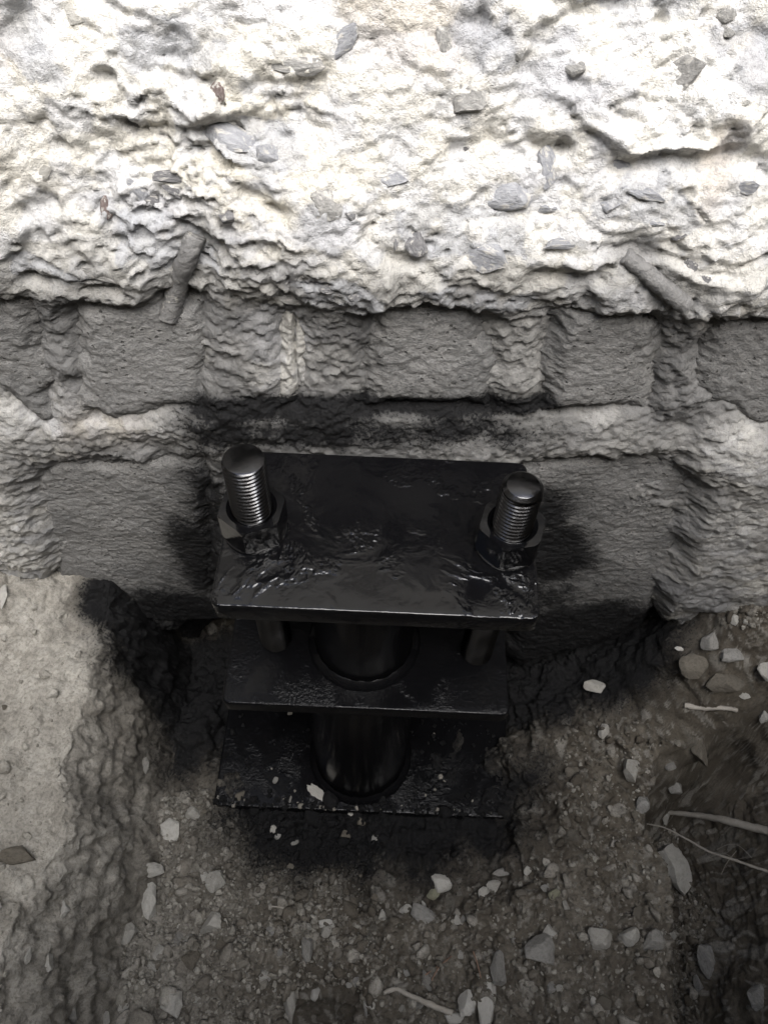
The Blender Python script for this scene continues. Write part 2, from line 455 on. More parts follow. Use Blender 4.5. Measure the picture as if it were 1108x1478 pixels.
# ------------------------------------------------------------------ foundation wall
WALLX = 0.66
prof = np.array([(0.84, -1.48), (0.80, -1.30), (0.76, -1.12), (0.69, -1.055), (0.600, -1.04), (0.584, -1.01), (0.582, -0.93), (0.582, -0.76), (0.581, -0.70),
                 (0.577, -0.665), (0.580, -0.635), (0.586, -0.61), (0.588, -0.52), (0.584, -0.49), (0.575, -0.468), (0.570, -0.44), (0.579, -0.38), (0.607, -0.29),
                 (0.645, -0.19), (0.69, -0.09), (0.725, 0.0), (0.74, 0.10)])
seg = np.concatenate([[0], np.cumsum(np.hypot(*np.diff(prof, axis=0).T))])
ss = np.arange(0, seg[-1], 0.0023)
py_, pz_ = np.interp(ss, seg, prof[:, 0]), np.interp(ss, seg, prof[:, 1])
ker = np.ones(9) / 9
py_ = np.convolve(np.pad(py_, 4, 'edge'), ker, 'valid'); pz_ = np.convolve(np.pad(pz_, 4, 'edge'), ker, 'valid')
wxs = np.concatenate([[-2.5, -1.6, -1.0, -0.8], np.arange(-WALLX, WALLX, 0.0023), [0.8, 1.0, 1.6, 2.5]])
BX, BY = np.meshgrid(wxs, py_)
_, BZ = np.meshgrid(wxs, pz_)
SV = np.meshgrid(wxs, ss)[1]
wob1 = 0.014 * fbm(BX, BZ * 0, BZ, 7, 3, seed=81)
BZ = BZ + wob1 * sst(-1.2, -0.9, BZ) * sst(0.1, -0.2, BZ)
# the footing is undercut only where the hole was dug for the bracket
cav = sst(-0.36, -0.28, BX + wob1 * 2) * sst(0.47, 0.40, BX + wob1 * 2)
lowpart = sst(-0.98, -1.02, BZ)
BY = BY * (1 - lowpart) + (BY * cav + (0.60 + 0.05 * (BZ < -1.2)) * (1 - cav)) * lowpart
ty = np.gradient(BY, axis=0); tz = np.gradient(BZ, axis=0)
ln = np.hypot(ty, tz) + 1e-9
WN = np.stack([np.zeros_like(BX), -tz / ln, ty / ln], -1)          # outward: towards the camera / up
upper = sst(-0.485, -0.455, BZ + 0.012 * fbm(BX, BY, BZ, 30, 3, seed=84))
lower = 1 - upper
# block faces: outlines in the wall, from the picture
BY0 = 0.592
def wpoly(pts, Y=BY0): return [(on_y(a, b, Y).x, on_y(a, b, Y).z) for a, b in pts]
BLOCKS = [
 ('a', [(-60, 424), (50, 424), (88, 600), (60, 615), (20, 570), (-60, 520)], 'grey block face cut off by the left edge of the upper course', -0.0105),
 ('b', [(105, 440), (300, 430), (305, 585), (215, 596), (125, 596)], 'squarish grey block face below the left bar', -0.0105),
 ('d', [(528, 440), (600, 430), (712, 430), (712, 588), (530, 585)], 'grey block face in the middle of the upper course', -0.0105),
 ('e', [(806, 428), (935, 432), (965, 500), (945, 590), (775, 590), (790, 500)], 'wide trapezoid grey block face below the right bar', -0.0105),
 ('f', [(1015, 448), (1180, 440), (1180, 610), (1070, 610), (1000, 560)], 'dark grey block face cut off by the right edge of the upper course', -0.0105),
 ('g', [(38, 690), (90, 662), (300, 655), (320, 900), (240, 905), (90, 880), (70, 790)], 'large smooth grey block face left of the bracket', -0.005),
 ('h', [(740, 660), (985, 650), (1010, 690), (985, 790), (945, 880), (880, 930), (740, 960)], 'large smooth grey block face right of the bracket', -0.005),
 ('s', [(400, 436), (444, 436), (446, 590), (402, 592)], 'narrow cream block edge with a dark vertical slot', -0.0105),
]
sdall = np.full_like(BX, -1.0)
for nm, pts, lab, off in BLOCKS:
    sdall = np.maximum(sdall, poly_sd(BX + 0.010 * fbm(BX, BY * 0, BZ, 20, 4, seed=90, gain=0.5), BZ + 0.010 * fbm(BX, BY * 0, BZ, 20, 4, seed=95, gain=0.5), wpoly(pts)))
recess = sst(-0.016, 0.026, sdall) * lower
ux = BX + 0.022 * fbm(BX, BY, BZ, 13, 5, seed=100, gain=0.6)
uz = SV + 0.018 * fbm(BX, BY, BZ, 13, 5, seed=106, gain=0.6)
c1, q1, _ = facets(ux / 0.16, uz / 0.10, 110, 0.9, -0.15, 16)
c2, q2, _ = facets((ux + uz * 0.25) / 0.062, uz / 0.040, 120, 1.0, -0.25, 38)
c3, q3, e3_ = facets((ux - uz * 0.15) / 0.024, uz / 0.015, 130, 1.1, -0.3, 38)
c4, q4, e4_ = facets(ux / 0.010, uz / 0.0068, 140, 1.2, -0.2, 30)
fine = fbm(BX, BY, BZ, 180, 2, seed=150)
big = fbm(BX, BY, BZ, 9, 3, seed=151)
shoulder = sst(0.345, 0.44, BX) * sst(-0.60, -0.68, BZ)
lump = np.exp(-((BX - on_y(1052, 655, 0.57).x) / 0.040) ** 4 - ((BZ - on_y(1052, 655, 0.57).z) / 0.050) ** 4)
base_dd = -0.018 * recess + lower * (0.020 * shoulder + 0.014 * sst(-0.41, -0.53, BX) * sst(-0.62, -0.72, BZ)) * (1 - recess) + 0.011 * lump * (1 - 0.5 * recess)
Q = np.stack([BX, BY, BZ], -1) + WN * base_dd[..., None]
fr = fbm(Q[..., 0], Q[..., 1], Q[..., 2] * 1.15, 15, 6, seed=155, gain=0.62)
calm = 0.55 + 0.85 * sst(-0.25, 0.35, fbm(BX, BY, BZ, 5.5, 3, seed=157))
pit = sst(0.42, 0.15, e3_) * (q3 > 0.93) + 0.6 * sst(0.45, 0.15, e4_) * (q4 > 0.94)
du_ = 0.017 * c1 + calm * (0.0088 * c2 + 0.0060 * c3 + 0.0034 * c4 + 0.013 * fr) - 0.0080 * pit + 0.0022 * fine + 0.010 * big
rough_lo = 0.016 * fr + 0.0016 * c3 + 0.0024 * c4 + 0.0030 * fine
rough_lo = rough_lo * (1 - 0.35 * shoulder)
bed = np.exp(-((BZ + 0.655) / 0.03) ** 2)
rough_lo = rough_lo * (1 - 0.25 * bed)
dd = du_ * upper + rough_lo * lower + base_dd
dd = dd + lump * 0.012 * c2
# grooves of the two bars
def groove(p0, p1, r):
    ex, ez = p1[0] - p0[0], p1[1] - p0[1]
    t = np.clip(((BX - p0[0]) * ex + (BZ - p0[1]) * ez) / (ex * ex + ez * ez), 0, 1)
    return np.exp(-(np.hypot(BX + 0.5 * (ux - BX) - p0[0] - t * ex, BZ + 0.5 * (uz - SV) - p0[1] - t * ez) / r) ** 2)
def w2(px, py, Yv=0.575): p = on_y(px, py, Yv); return (p.x, p.z)
gl = groove(w2(285, 345, 0.59), w2(252, 455, 0.57), 0.024); gr = groove(w2(905, 370, 0.585), w2(985, 440, 0.57), 0.024)
crev = np.zeros_like(BX)
for ln_ in [[(880, 172), (930, 164), (985, 172), (1020, 160), (1070, 166)], [(652, 152), (690, 128), (740, 150)], [(330, 100), (390, 98), (440, 92), (480, 96)], [(745, 128), (775, 148), (800, 142)],
            [(905, 128), (960, 118), (1010, 122)], [(100, 230), (60, 252)], [(372, 222), (400, 240), (412, 258)], [(560, 352), (600, 366), (640, 402)], [(770, 398), (810, 392), (860, 400)], [(40, 410), (110, 432), (160, 428)]]:
    for (a_, b_2) in zip(ln_[:-1], ln_[1:]):
        tilt_y = lambda q_: 0.74 - 0.18 * min(1, q_ / 440.0)
        crev = np.maximum(crev, groove(w2(a_[0], a_[1], tilt_y(a_[1])), w2(b_2[0], b_2[1], tilt_y(b_2[1])), 0.0085))
dd = dd - 0.017 * crev * upper * np.clip(0.6 + 1.2 * fr, 0, 1.3)
dd = dd - 0.016 * np.maximum(gl, gr)
dd = dd * sst(0.66, 0.60, np.abs(BX)) + 0.0
WP = np.stack([BX, BY, BZ], -1) + WN * dd[..., None]
wbk = baked(BX, BY, BZ, 450)
patch = fbm(BX, BY, BZ, 13, 5, seed=160, gain=0.6)
cream = np.clip(upper + lower * (bed * (0.12 + 0.32 * sst(-0.15, -0.32, BX)) + 0.40 * sst(-0.42, -0.50, BX) * sst(-0.60, -0.66, BZ) + 0.22 * shoulder + 0.30 * sst(0.1, 0.4, patch)
                + 0.35 * np.exp(-((BX + 0.118) / 0.03) ** 2) * sst(-0.64, -0.6, BZ)), 0, 1)
cream = np.clip(cream + 0.35 * lump, 0, 1) * (1 - 0.85 * np.maximum(gl, gr)) * (1 - 0.80 * sst(-0.385, -0.475, BZ + 0.06 * patch) * upper)
rust = 0.7 * sst(0.3, 0.6, fbm(BX, BY, BZ * 0.7, 6, 3, seed=165)) + 0.9 * np.exp(-((BX - 0.255) / 0.02) ** 2 - ((BZ + 0.33) / 0.05) ** 2)
agg = (q2 > 0.80) * upper * sst(0.0, 0.15, fbm(BX, BY, BZ, 60, 2, seed=170) + 0.35)
wall = tag(link(bpy.data.objects.new('foundation_wall', grid_mesh('foundation_wall', WP, W_MAT,
        {'cream': cream, 'cell': q2 * 0.55 + q3 * 0.45, 'agg': agg * 0.6, 'patch': fbm(BX * 0.75, BY, BZ * 1.3, 12, 5, seed=460, gain=0.6), 'rust': rust, 'stain': wall_stain_shade(BX, BZ), **wbk}))),
        'broken cream concrete foundation wall over grey block courses behind the black bracket', 'wall')

# block faces as pieces of their own: a slab whose worn front shows between the mortar ridges
def block(nm, pts, lab, off):
    poly = wpoly(pts)
    x0, x1 = min(p[0] for p in poly) - 0.02, max(p[0] for p in poly) + 0.02
    z0, z1 = min(p[1] for p in poly) - 0.012, max(p[1] for p in poly) + 0.012
    nx, nz = max(8, int((x1 - x0) / 0.0018)), max(8, int((z1 - z0) / 0.0018))
    gx_, gz_ = np.meshgrid(np.linspace(x0, x1, nx), np.linspace(z0, z1, nz))
    sx, sz = (gx_ - (x0 + x1) / 2) / (x1 - x0) * 2, (gz_ - (z0 + z1) / 2) / (z1 - z0) * 2
    k = sum(ord(c) for c in nm)
    r_ = np.random.default_rng(k)
    yy = BY0 + 0.004 + off + 0.006 * r_.uniform(-1, 1) * sx + 0.006 * r_.uniform(-1, 1) * sz - 0.004 * (sx ** 2 + sz ** 2) * 0.5
    yy = yy + 0.0045 * fbm(gx_, gz_, gz_ * 0 + k, 14, 3, seed=k) + 0.0013 * fbm(gx_, gz_, gz_ * 0 + k, 90, 3, seed=k + 1)
    yy = yy + 0.0014 * fbm(gx_ * 0.85, gz_ * 1.2, gz_ * 0 + k, 210, 2, seed=k + 7)
    edge = np.maximum(np.abs(sx), np.abs(sz))
    if nm == 's':                      # the thin open slot down its middle
        yy = yy + 0.012 * np.exp(-((gx_ - on_y(428, 520, BY0).x - 0.0015 * np.sin(gz_ * 60)) / 0.0016) ** 2) * sst(z0 + 0.02, z0 + 0.035, gz_)
    sdb = poly_sd(gx_ + 0.018 * fbm(gx_, gz_, gz_ * 0, 24, 5, seed=k + 2, gain=0.62), gz_ + 0.014 * fbm(gx_, gz_, gz_ * 0, 24, 5, seed=k + 3, gain=0.62), poly)
    yy = yy + 0.026 * sst(0.020, -0.022, sdb) + 0.02 * sst(0.93, 1.0, edge)
    front = np.stack([gx_, yy, gz_], -1)
    # close the slab: a rim carried back into the wall
    V = front.reshape(-1, 3)
    idx = np.arange(nx * nz).reshape(nz, nx)
    q = np.stack([idx[:-1, :-1], idx[:-1, 1:], idx[1:, 1:], idx[1:, :-1]], -1).reshape(-1, 4)
    ring = np.concatenate([idx[0, :-1], idx[:-1, -1], idx[-1, :0:-1], idx[:0:-1, 0]])
    back = V[ring].copy(); back[:, 1] = 0.66
    nb = len(V) + np.arange(len(ring))
    q2_ = np.stack([ring, nb, np.roll(nb, -1), np.roll(ring, -1)], -1)
    V2 = np.concatenate([V, back])
    me = bpy.data.meshes.new('block')
    fast_mesh(me, V2, np.concatenate([q, q2_]))
    st = me.attributes.new('stain', 'FLOAT', 'POINT')
    st.data.foreach_set('value', wall_stain_shade(V2[:, 0], V2[:, 2]).astype(np.float32))
    for kk, vv_ in baked(V2[:, 0], V2[:, 1], V2[:, 2], 480).items():
        me.attributes.new(kk, 'FLOAT', 'POINT').data.foreach_set('value', vv_.astype(np.float32))
    me.materials.append(W_MAT if nm == 's' else B_MAT)
    if nm == 's':
        cr = me.attributes.new('cream', 'FLOAT', 'POINT'); cr.data.foreach_set('value', np.full(len(V2), 0.6, np.float32))
    o = link(bpy.data.objects.new('block', me), wall)
    o['label'] = lab
    return o
for b_ in BLOCKS:
    block(*b_)

# the house wall that stands on the foundation, above the picture
bm = bmesh.new()
bmesh.ops.create_cube(bm, size=1.0, matrix=Matrix.Translation((0, 1.10, 1.55)) @ Matrix.Diagonal((6.0, 0.70, 2.95, 1)))
bmesh.ops.bevel(bm, geom=bm.edges[:], offset=0.02, segments=2, affect='EDGES')
bm_obj('rendered_upper_wall', bm, mat_stone('render', (0.50, 0.48, 0.43), (0.58, 0.56, 0.51)), wall)

bpy.context.view_layer.update()
def hit(obj, px, py):
    dv = ray(px, py).normalized()
    ok, loc, nor, fi = obj.ray_cast(Vector((0, 0, 0)), dv)
    return (loc, nor) if ok else (None, None)

# ------------------------------------------------------------------ stones
def ico(sub):
    bm = bmesh.new(); bmesh.ops.create_icosphere(bm, subdivisions=sub, radius=1.0)
    V = np.array([v.co[:] for v in bm.verts]); F = np.array([[v.index for v in f.verts] for f in bm.faces]); bm.free()
    return V, F
ICO = {1: ico(1), 2: ico(2), 3: ico(3), 4: ico(4)}
def rock_verts(seed, sub=3, cuts=11, rough=0.06):
    r_ = np.random.default_rng(seed)
    V, F = ICO[sub]; V = V.copy()
    for i in range(cuts):
        n = r_.normal(size=3); n /= np.linalg.norm(n)
        dcut = r_.uniform(0.42, 0.82)
        s = V @ n
        V = V - np.outer(np.maximum(0, s - dcut), n)
    if sub > 1:
        nn = fbm(V[:, 0] + seed * 3.1, V[:, 1], V[:, 2], 1.6, 3, seed=seed % 97)
        n2 = fbm(V[:, 0] + seed * 3.1, V[:, 1], V[:, 2], 6.0, 2, seed=seed % 89)
        V = V * (1 + rough * 1.2 * nn + rough * 0.9 * n2)[:, None]
    V -= (V.max(0) + V.min(0)) / 2
    V /= (V.max(0) - V.min(0)) / 2
    return V, F
def rock_mesh(name, seed, mat, sub=3, cuts=11, rough=0.06, smooth=None):
    V, F = rock_verts(seed, sub, cuts, rough)
    me = bpy.data.meshes.new(name); fast_mesh(me, V, F, True)
    me.set_sharp_from_angle(angle=R(30))
    me.materials.append(mat)
    return me
def place_rock(o, loc, nor, sx, sy, sz, ang, sink=0.25):
    """Stone of half-axes sx, sy, sz; sx/sy lie in the surface, turned by ang about its normal."""
    n = Vector(nor).normalized()
    xa = Vector((1, 0, 0)); xa = (xa - n * xa.dot(n)).normalized()
    ya = n.cross(xa)
    c, s = math.cos(ang), math.sin(ang)
    a, b = xa * c + ya * s, -xa * s + ya * c
    m = Matrix((a * sx, b * sy, n * sz)).transposed().to_4x4()
    m.translation = Vector(loc) + n * sz * (1 - 2 * sink)
    o.matrix_world = m
sid = [100]
def stone(px, py, w, h, ang, mat, label, name='stone', thick=0.95, group=None, sink=0.32, cat='stone', on=None, cuts=15):
    """w, h: its size in picture pixels; ang: degrees its long side is turned from the picture's horizontal, anticlockwise."""
    loc, nor = hit(on or ground, px, py)
    if loc is None:
        return None
    nor = (Vector(nor) * 0.4 + Vector((0, 0, 1)) * 0.6).normalized() if on is None else nor
    k = (loc @ (CAMM.to_3x3() @ Vector((0, 0, -1)))) / FPX
    sid[0] += 1
    sx, sy = w * k / 2, h * k / 2
    o = link(bpy.data.objects.new(name, rock_mesh(name, sid[0], mat, 3, cuts)))
    nor = (Vector(nor) + Vector(np.random.default_rng(sid[0]).normal(0, 0.16, 3))).normalized()
    sxx, syy = sx, sy * 1.12
    place_rock(o, loc, nor, sxx, syy, thick * min(sx, sy), R(ang), sink)
    tag(o, label, cat, group)
    return o

# pieces of aggregate in the broken face (parts of the wall)
AGG = [(252, 256, 52, 14, 5, ST_DARK), (252, 274, 28, 11, 0, ST_DARK), (221, 290, 24, 17, -10, ST_DARK), (197, 276, 30, 15, -40, ST_BLUE), (332, 305, 34, 26, -45, ST_DARK),
       (392, 226, 36, 26, -35, ST_BLUE), (470, 300, 40, 36, 0, ST_GREY), (507, 310, 18, 12, 0, ST_DARK), (600, 347, 28, 36, 10, ST_DARK), (571, 347, 9, 22, 0, ST_DARK),
       (877, 297, 26, 16, -15, ST_BLUE), (787, 242, 26, 42, 20, ST_BLUE), (895, 237, 62, 26, -12, ST_BLUE), (671, 214, 15, 7, -10, ST_DARK), (996, 385, 19, 14, -25, ST_DARK),
       (978, 342, 19, 8, 0, ST_DARK), (1016, 404, 17, 9, -20, ST_DARK), (722, 276, 76, 38, 0, ST_BLUE), (569, 257, 34, 24, 0, ST_BLUE), (986, 106, 50, 30, 20, ST_GREY),
       (676, 141, 44, 30, 10, ST_GREY), (1046, 23, 20, 20, 0, ST_GREY), (1046, 44, 22, 10, -20, ST_GREY), (488, 66, 56, 20, 35, ST_BLUE), (428, 97, 64, 18, 5, ST_GREY),  # last piece stands in for a grey shadow on the broken face
       (342, 200, 76, 34, -15, ST_BLUE), (311, 136, 20, 26, 0, ST_MAROON), (472, 417, 21, 11, 0, ST_DARK), (513, 430, 20, 8, 0, ST_DARK), (428, 432, 44, 14, 0, ST_GREY),
       (545, 529, 34, 18, -35, ST_DARK), (152, 300, 14, 24, 10, ST_MAROON), (693, 372, 70, 34, 0, ST_BLUE), (820, 352, 60, 14, 5, ST_BLUE), (930, 275, 56, 18, -20, ST_BLUE),
       (790, 300, 34, 10, 0, ST_BLUE), (1070, 270, 34, 14, 5, ST_BLUE), (60, 250, 30, 16, 20, ST_PALE), (100, 18, 40, 24, 0, ST_PALE), (745, 80, 16, 10, 0, ST_GREY),
       (820, 95, 40, 16, -25, ST_GREY), (640, 60, 18, 30, 20, ST_GREY), (940, 320, 30, 12, 0, ST_BLUE), (350, 355, 20, 14, 0, ST_GREY), (150, 400, 50, 14, -10, ST_GREY)]
for (px, py, w, h, ang, m) in AGG:
    loc, nor = hit(wall, px, py)
    if loc is None: continue
    sid[0] += 1
    k = loc.length / FPX
    o = link(bpy.data.objects.new('aggregate_stone', rock_mesh('aggregate_stone', sid[0], AGGM[m], 3, 13, 0.06)), wall)
    n = (Vector(nor) * 0.5 + ray(px, py).normalized() * -0.9 + Vector(np.random.default_rng(sid[0]).normal(0, 0.3, 3))).normalized()
    place_rock(o, loc, n, w * k / 2 * 1.15, h * k / 2 * 1.25, 0.36 * min(w, h) * k, R(ang), 0.76)

# ------------------------------------------------------------------ tubes along points
def smooth_path(pts, n=10):
    pts = [Vector(p) for p in pts]; out = []
    P = [pts[0]] + pts + [pts[-1]]
    for i in range(1, len(P) - 2):
        for j in range(n):
            t = j / n
            p0, p1, p2, p3 = P[i - 1], P[i], P[i + 1], P[i + 2]
            out.append(0.5 * ((2 * p1) + (p2 - p0) * t + (2 * p0 - 5 * p1 + 4 * p2 - p3) * t * t + (3 * p1 - p0 - 3 * p2 + p3) * t ** 3))
    out.append(pts[-1]); return out
def tube(name, pts, r0, r1, mat, seg=8, bumpy=0.15, seed=1, parent=None, n=8):
    path = smooth_path(pts, n); m = len(path)
    V, F = [], []
    r_ = random.Random(seed)
    for i, p in enumerate(path):
        tdir = (path[min(i + 1, m - 1)] - path[max(i - 1, 0)]).normalized()
        a = tdir.cross(Vector((0.13, 0.2, 1))).normalized(); b = tdir.cross(a)
        rr = r0 + (r1 - r0) * i / (m - 1)
        for k in range(seg):
            q = rr * (1 + bumpy * r_.uniform(-1, 1)); th = 2 * math.pi * k / seg
            V.append((p + a * (q * math.cos(th)) + b * (q * math.sin(th)))[:])
    for i in range(m - 1):
        for k in range(seg):
            F.append((i * seg + k, i * seg + (k + 1) % seg, (i + 1) * seg + (k + 1) % seg, (i + 1) * seg + k))
    F.append(tuple(range(seg - 1, -1, -1))); F.append(tuple(range((m - 1) * seg, m * seg)))
    me = bpy.data.meshes.new(name); me.from_pydata(V, [], F); me.polygons.foreach_set('use_smooth', [True] * len(F))
    me.set_sharp_from_angle(angle=R(60)); me.materials.append(mat)
    return link(bpy.data.objects.new(name, me), parent)

# two short bars lying in their grooves in the broken edge (parts of the wall)
def bar(pts, r, label, seed):
    w = []
    for (px, py, lift) in pts:
        loc, nor = hit(wall, px, py)
        w.append(loc - ray(px, py).normalized() * lift)
    o = tube('steel_bar', w, r, r * 1.12, BAR, 14, 0.13, seed, wall, 10)
    o['label'] = label
    return o
bar([(284, 338, 0.001), (271, 370, 0.012), (256, 415, 0.020), (244, 458, 0.017)], 0.0088, 'mortar-crusted steel bar stub sloping down to the left', 3)
bar([(900, 368, -0.002), (930, 392, 0.003), (960, 418, 0.007), (988, 441, 0.009)], 0.0072, 'steel bar stub sloping down to the right with cut round end', 4)

# ------------------------------------------------------------------ bracket on its pile
BASE = Vector((-0.022, 0.440, -1.318))
br = bpy.data.objects.new('pile_bracket', None)
link(br); br.location = BASE
tag(br, 'glossy black painted steel pile bracket of stacked plates, threaded rods and nuts', 'bracket')
br.rotation_euler.z = 0.0
ZT, ZM, ZB = -0.639, -0.880, -1.312          # upper faces of the three plates
def W(x, y, z): return Vector((x, y, z)) - BASE
def plate(name, cx, cy, w, dp, ztop, th, mat, corner=0.010, bev=0.0025):
    bm = bmesh.new()
    bmesh.ops.create_cube(bm, size=1.0, matrix=Matrix.Translation(W(cx, cy, ztop - th / 2)) @ Matrix.Diagonal((w, dp, th, 1)))
    ve = [e for e in bm.edges if abs(e.verts[0].co.z - e.verts[1].co.z) > th * 0.5]
    bmesh.ops.bevel(bm, geom=ve, offset=corner, segments=5, affect='EDGES', profile=0.5)
    he = [e for e in bm.edges if abs(e.verts[0].co.z - e.verts[1].co.z) < 1e-5 and len(e.link_faces) == 2 and e.calc_face_angle(0) > 1.0]
    bmesh.ops.bevel(bm, geom=he, offset=bev, segments=3, affect='EDGES', profile=0.5)
    return bm_obj(name, bm, mat, br, 35)
tp = plate('top_plate', -0.004, 0.443, 0.312, 0.192, ZT, 0.026, P_FLAT)
mp = plate('middle_plate', -0.012, 0.443, 0.345, 0.190, ZM, 0.022, P_GRIT)
bp = plate('base_plate', -0.014, 0.449, 0.490, 0.212, ZB, 0.020, P_GRIT)
def lathe(name, rings, cx, cy, mat, seg=64, parent=None, wob=0.0, caps=True, seed=0):
    V, F = [], []
    r_ = random.Random(seed)
    for (rr, z) in rings:
        for k in range(seg):
            th = 2 * math.pi * k / seg
            q = rr * (1 + wob * r_.uniform(-1, 1))
            V.append((W(cx + q * math.cos(th), cy + q * math.sin(th), z))[:])
    for i in range(len(rings) - 1):
        for k in range(seg):
            F.append((i * seg + k, i * seg + (k + 1) % seg, (i + 1) * seg + (k + 1) % seg, (i + 1) * seg + k))
    if caps:
        F.append(tuple(range(seg - 1, -1, -1))); F.append(tuple(range((len(rings) - 1) * seg, len(rings) * seg)))
    me = bpy.data.meshes.new(name); me.from_pydata(V, [], F)
    me.polygons.foreach_set('use_smooth', [True] * len(F)); me.set_sharp_from_angle(angle=R(40)); me.materials.append(mat)
    return link(bpy.data.objects.new(name, me), parent or br)
pile = lathe('pile_tube', [(0.0605, ZB - 0.01), (0.0605, ZT - 0.0262)], -0.018, 0.440, P_TUBE, 72)
slv = lathe('sleeve', [(0.076, ZB + 0.0), (0.076, ZM - 0.0225)], -0.022, 0.440, P_TUBE, 72)
def weld(cx, cy, r, z, rr, parent, seed):
    rings = [(r + rr * 0.1, z + rr * 1.2), (r + rr * 0.75, z + rr * 0.85), (r + rr * 1.15, z + rr * 0.35), (r + rr * 1.3, z - 0.001)][::-1]
    return lathe('weld_bead', rings, cx, cy, P_TUBE, 90, parent, 0.012, False, seed)
weld(-0.018, 0.440, 0.0605, ZM, 0.008, pile, 5); weld(-0.022, 0.440, 0.076, ZB, 0.009, slv, 6)

def rod_mesh(r, length, pitch, depth, chamfer, plain):
    """Threaded rod standing on z = 0 with a real helical thread; bare and chamfered at the upper end."""
    ns = 36; rp = 10
    nz = int(length / pitch * rp)
    th = np.linspace(0, 2 * np.pi, ns, endpoint=False)
    zs = np.linspace(0, length, nz)
    TH, ZZ = np.meshgrid(th, zs)
    ph = (ZZ / pitch - TH / (2 * np.pi)) % 1.0
    prof_ = np.clip(np.abs(ph - 0.5) * 2 * 1.25 - 0.12, 0, 1)
    RR = r - depth * prof_
    top = length - ZZ
    RR = np.where(top < plain, r - depth * 0.25, RR)
    RR = np.minimum(RR, r - chamfer + np.maximum(top, 0) * 1.1)
    V = np.stack([RR * np.cos(TH), RR * np.sin(TH), ZZ], -1).reshape(-1, 3)
    idx = np.arange(ns * nz).reshape(nz, ns)
    q = np.stack([idx[:-1], np.roll(idx[:-1], -1, 1), np.roll(idx[1:], -1, 1), idx[1:]], -1).reshape(-1, 4)
    F = [tuple(int(a) for a in f) for f in q] + [tuple(int(a) for a in idx[-1])] + [tuple(int(a) for a in idx[0][::-1])]
    me = bpy.data.meshes.new('threaded_rod'); me.from_pydata(V.tolist(), [], F)
    me.polygons.foreach_set('use_smooth', [True] * len(F)); me.set_sharp_from_angle(angle=R(70)); me.materials.append(P_ROD)
    return me
def nut_mesh(af, h, hole, rot):
    ns = 144
    th = np.linspace(0, 2 * np.pi, ns, endpoint=False)
    a = (th - rot) % (np.pi / 3) - np.pi / 6
    rh = np.minimum(af / 2 / np.cos(a), af / 2 * 1.146)
    rows = []
    for z in (0.0, 0.0012, 0.003, 0.0045, h * 0.5, h - 0.006, h - 0.004, h - 0.002, h - 0.0007, h):
        lim = af / 2 * 1.085 + (h - z) * 1.3 if z > h * 0.5 else af / 2 * 1.06 + z * 1.3
        rr = np.minimum(rh, lim)
        rows.append(np.stack([rr * np.cos(th), rr * np.sin(th), np.full(ns, z)], -1))
    rows.append(np.stack([(hole + 0.004) * np.cos(th), (hole + 0.004) * np.sin(th), np.full(ns, h + 0.0002)], -1))
    rows.append(np.stack([hole * np.cos(th), hole * np.sin(th), np.full(ns, h - 0.004)], -1))
    rows.append(np.stack([hole * np.cos(th), hole * np.sin(th), np.full(ns, 0.0)], -1))
    V = np.concatenate(rows); nr = len(rows)
    idx = np.arange(ns * nr).reshape(nr, ns)
    q = np.stack([idx[:-1], np.roll(idx[:-1], -1, 1), np.roll(idx[1:], -1, 1), idx[1:]], -1).reshape(-1, 4)
    me = bpy.data.meshes.new('hex_nut'); fast_mesh(me, V, q, True); me.set_sharp_from_angle(angle=R(28)); me.materials.append(P_NUT)
    return me
def rod(xt, y, ztop, xb, zbot, chamfer, plain, rot, label):
    L = ztop - zbot
    o = link(bpy.data.objects.new('threaded_rod', rod_mesh(0.0198, L, 0.0052, 0.0027, chamfer, plain)), br)
    o.location = W(xb, y, zbot)
    o.rotation_euler = Euler((0, math.atan2(xt - xb, L), 0))
    o['label'] = label
    hz = ZT - zbot
    w = link(bpy.data.objects.new('washer', None and None or washer_me), o); w.location = (0, 0, hz + 0.0004)
    n = link(bpy.data.objects.new('hex_nut', nut_mesh(0.059, 0.035, 0.0205, rot)), o); n.location = (0, 0, hz + 0.0035)
bm = bmesh.new()
NS = 72
rr_ = [(0.0205, 0.0), (0.0310, 0.0), (0.0317, 0.0008), (0.0317, 0.0026), (0.0307, 0.0034), (0.0205, 0.0034)]
vv = [[bm.verts.new((r_ * math.cos(2 * math.pi * k / NS), r_ * math.sin(2 * math.pi * k / NS), z)) for k in range(NS)] for r_, z in rr_]
for i in range(len(rr_)):
    a, b = vv[i], vv[(i + 1) % len(rr_)]
    for k in range(NS):
        bm.faces.new((a[k], a[(k + 1) % NS], b[(k + 1) % NS], b[k]))
bmesh.ops.recalc_face_normals(bm, faces=bm.faces)
washer_me = bpy.data.meshes.new('washer'); bm.to_mesh(washer_me); bm.free(); washer_me.materials.append(P_NUT)
rod(-0.1275, 0.436, -0.530, -0.1290, -0.96, 0.0012, 0.0, 0.40, 'left threaded rod with a flat cut end')
rod(0.1240, 0.430, -0.541, 0.1225, -0.96, 0.0050, 0.006, 0.245, 'right threaded rod with a chamfered smooth end')

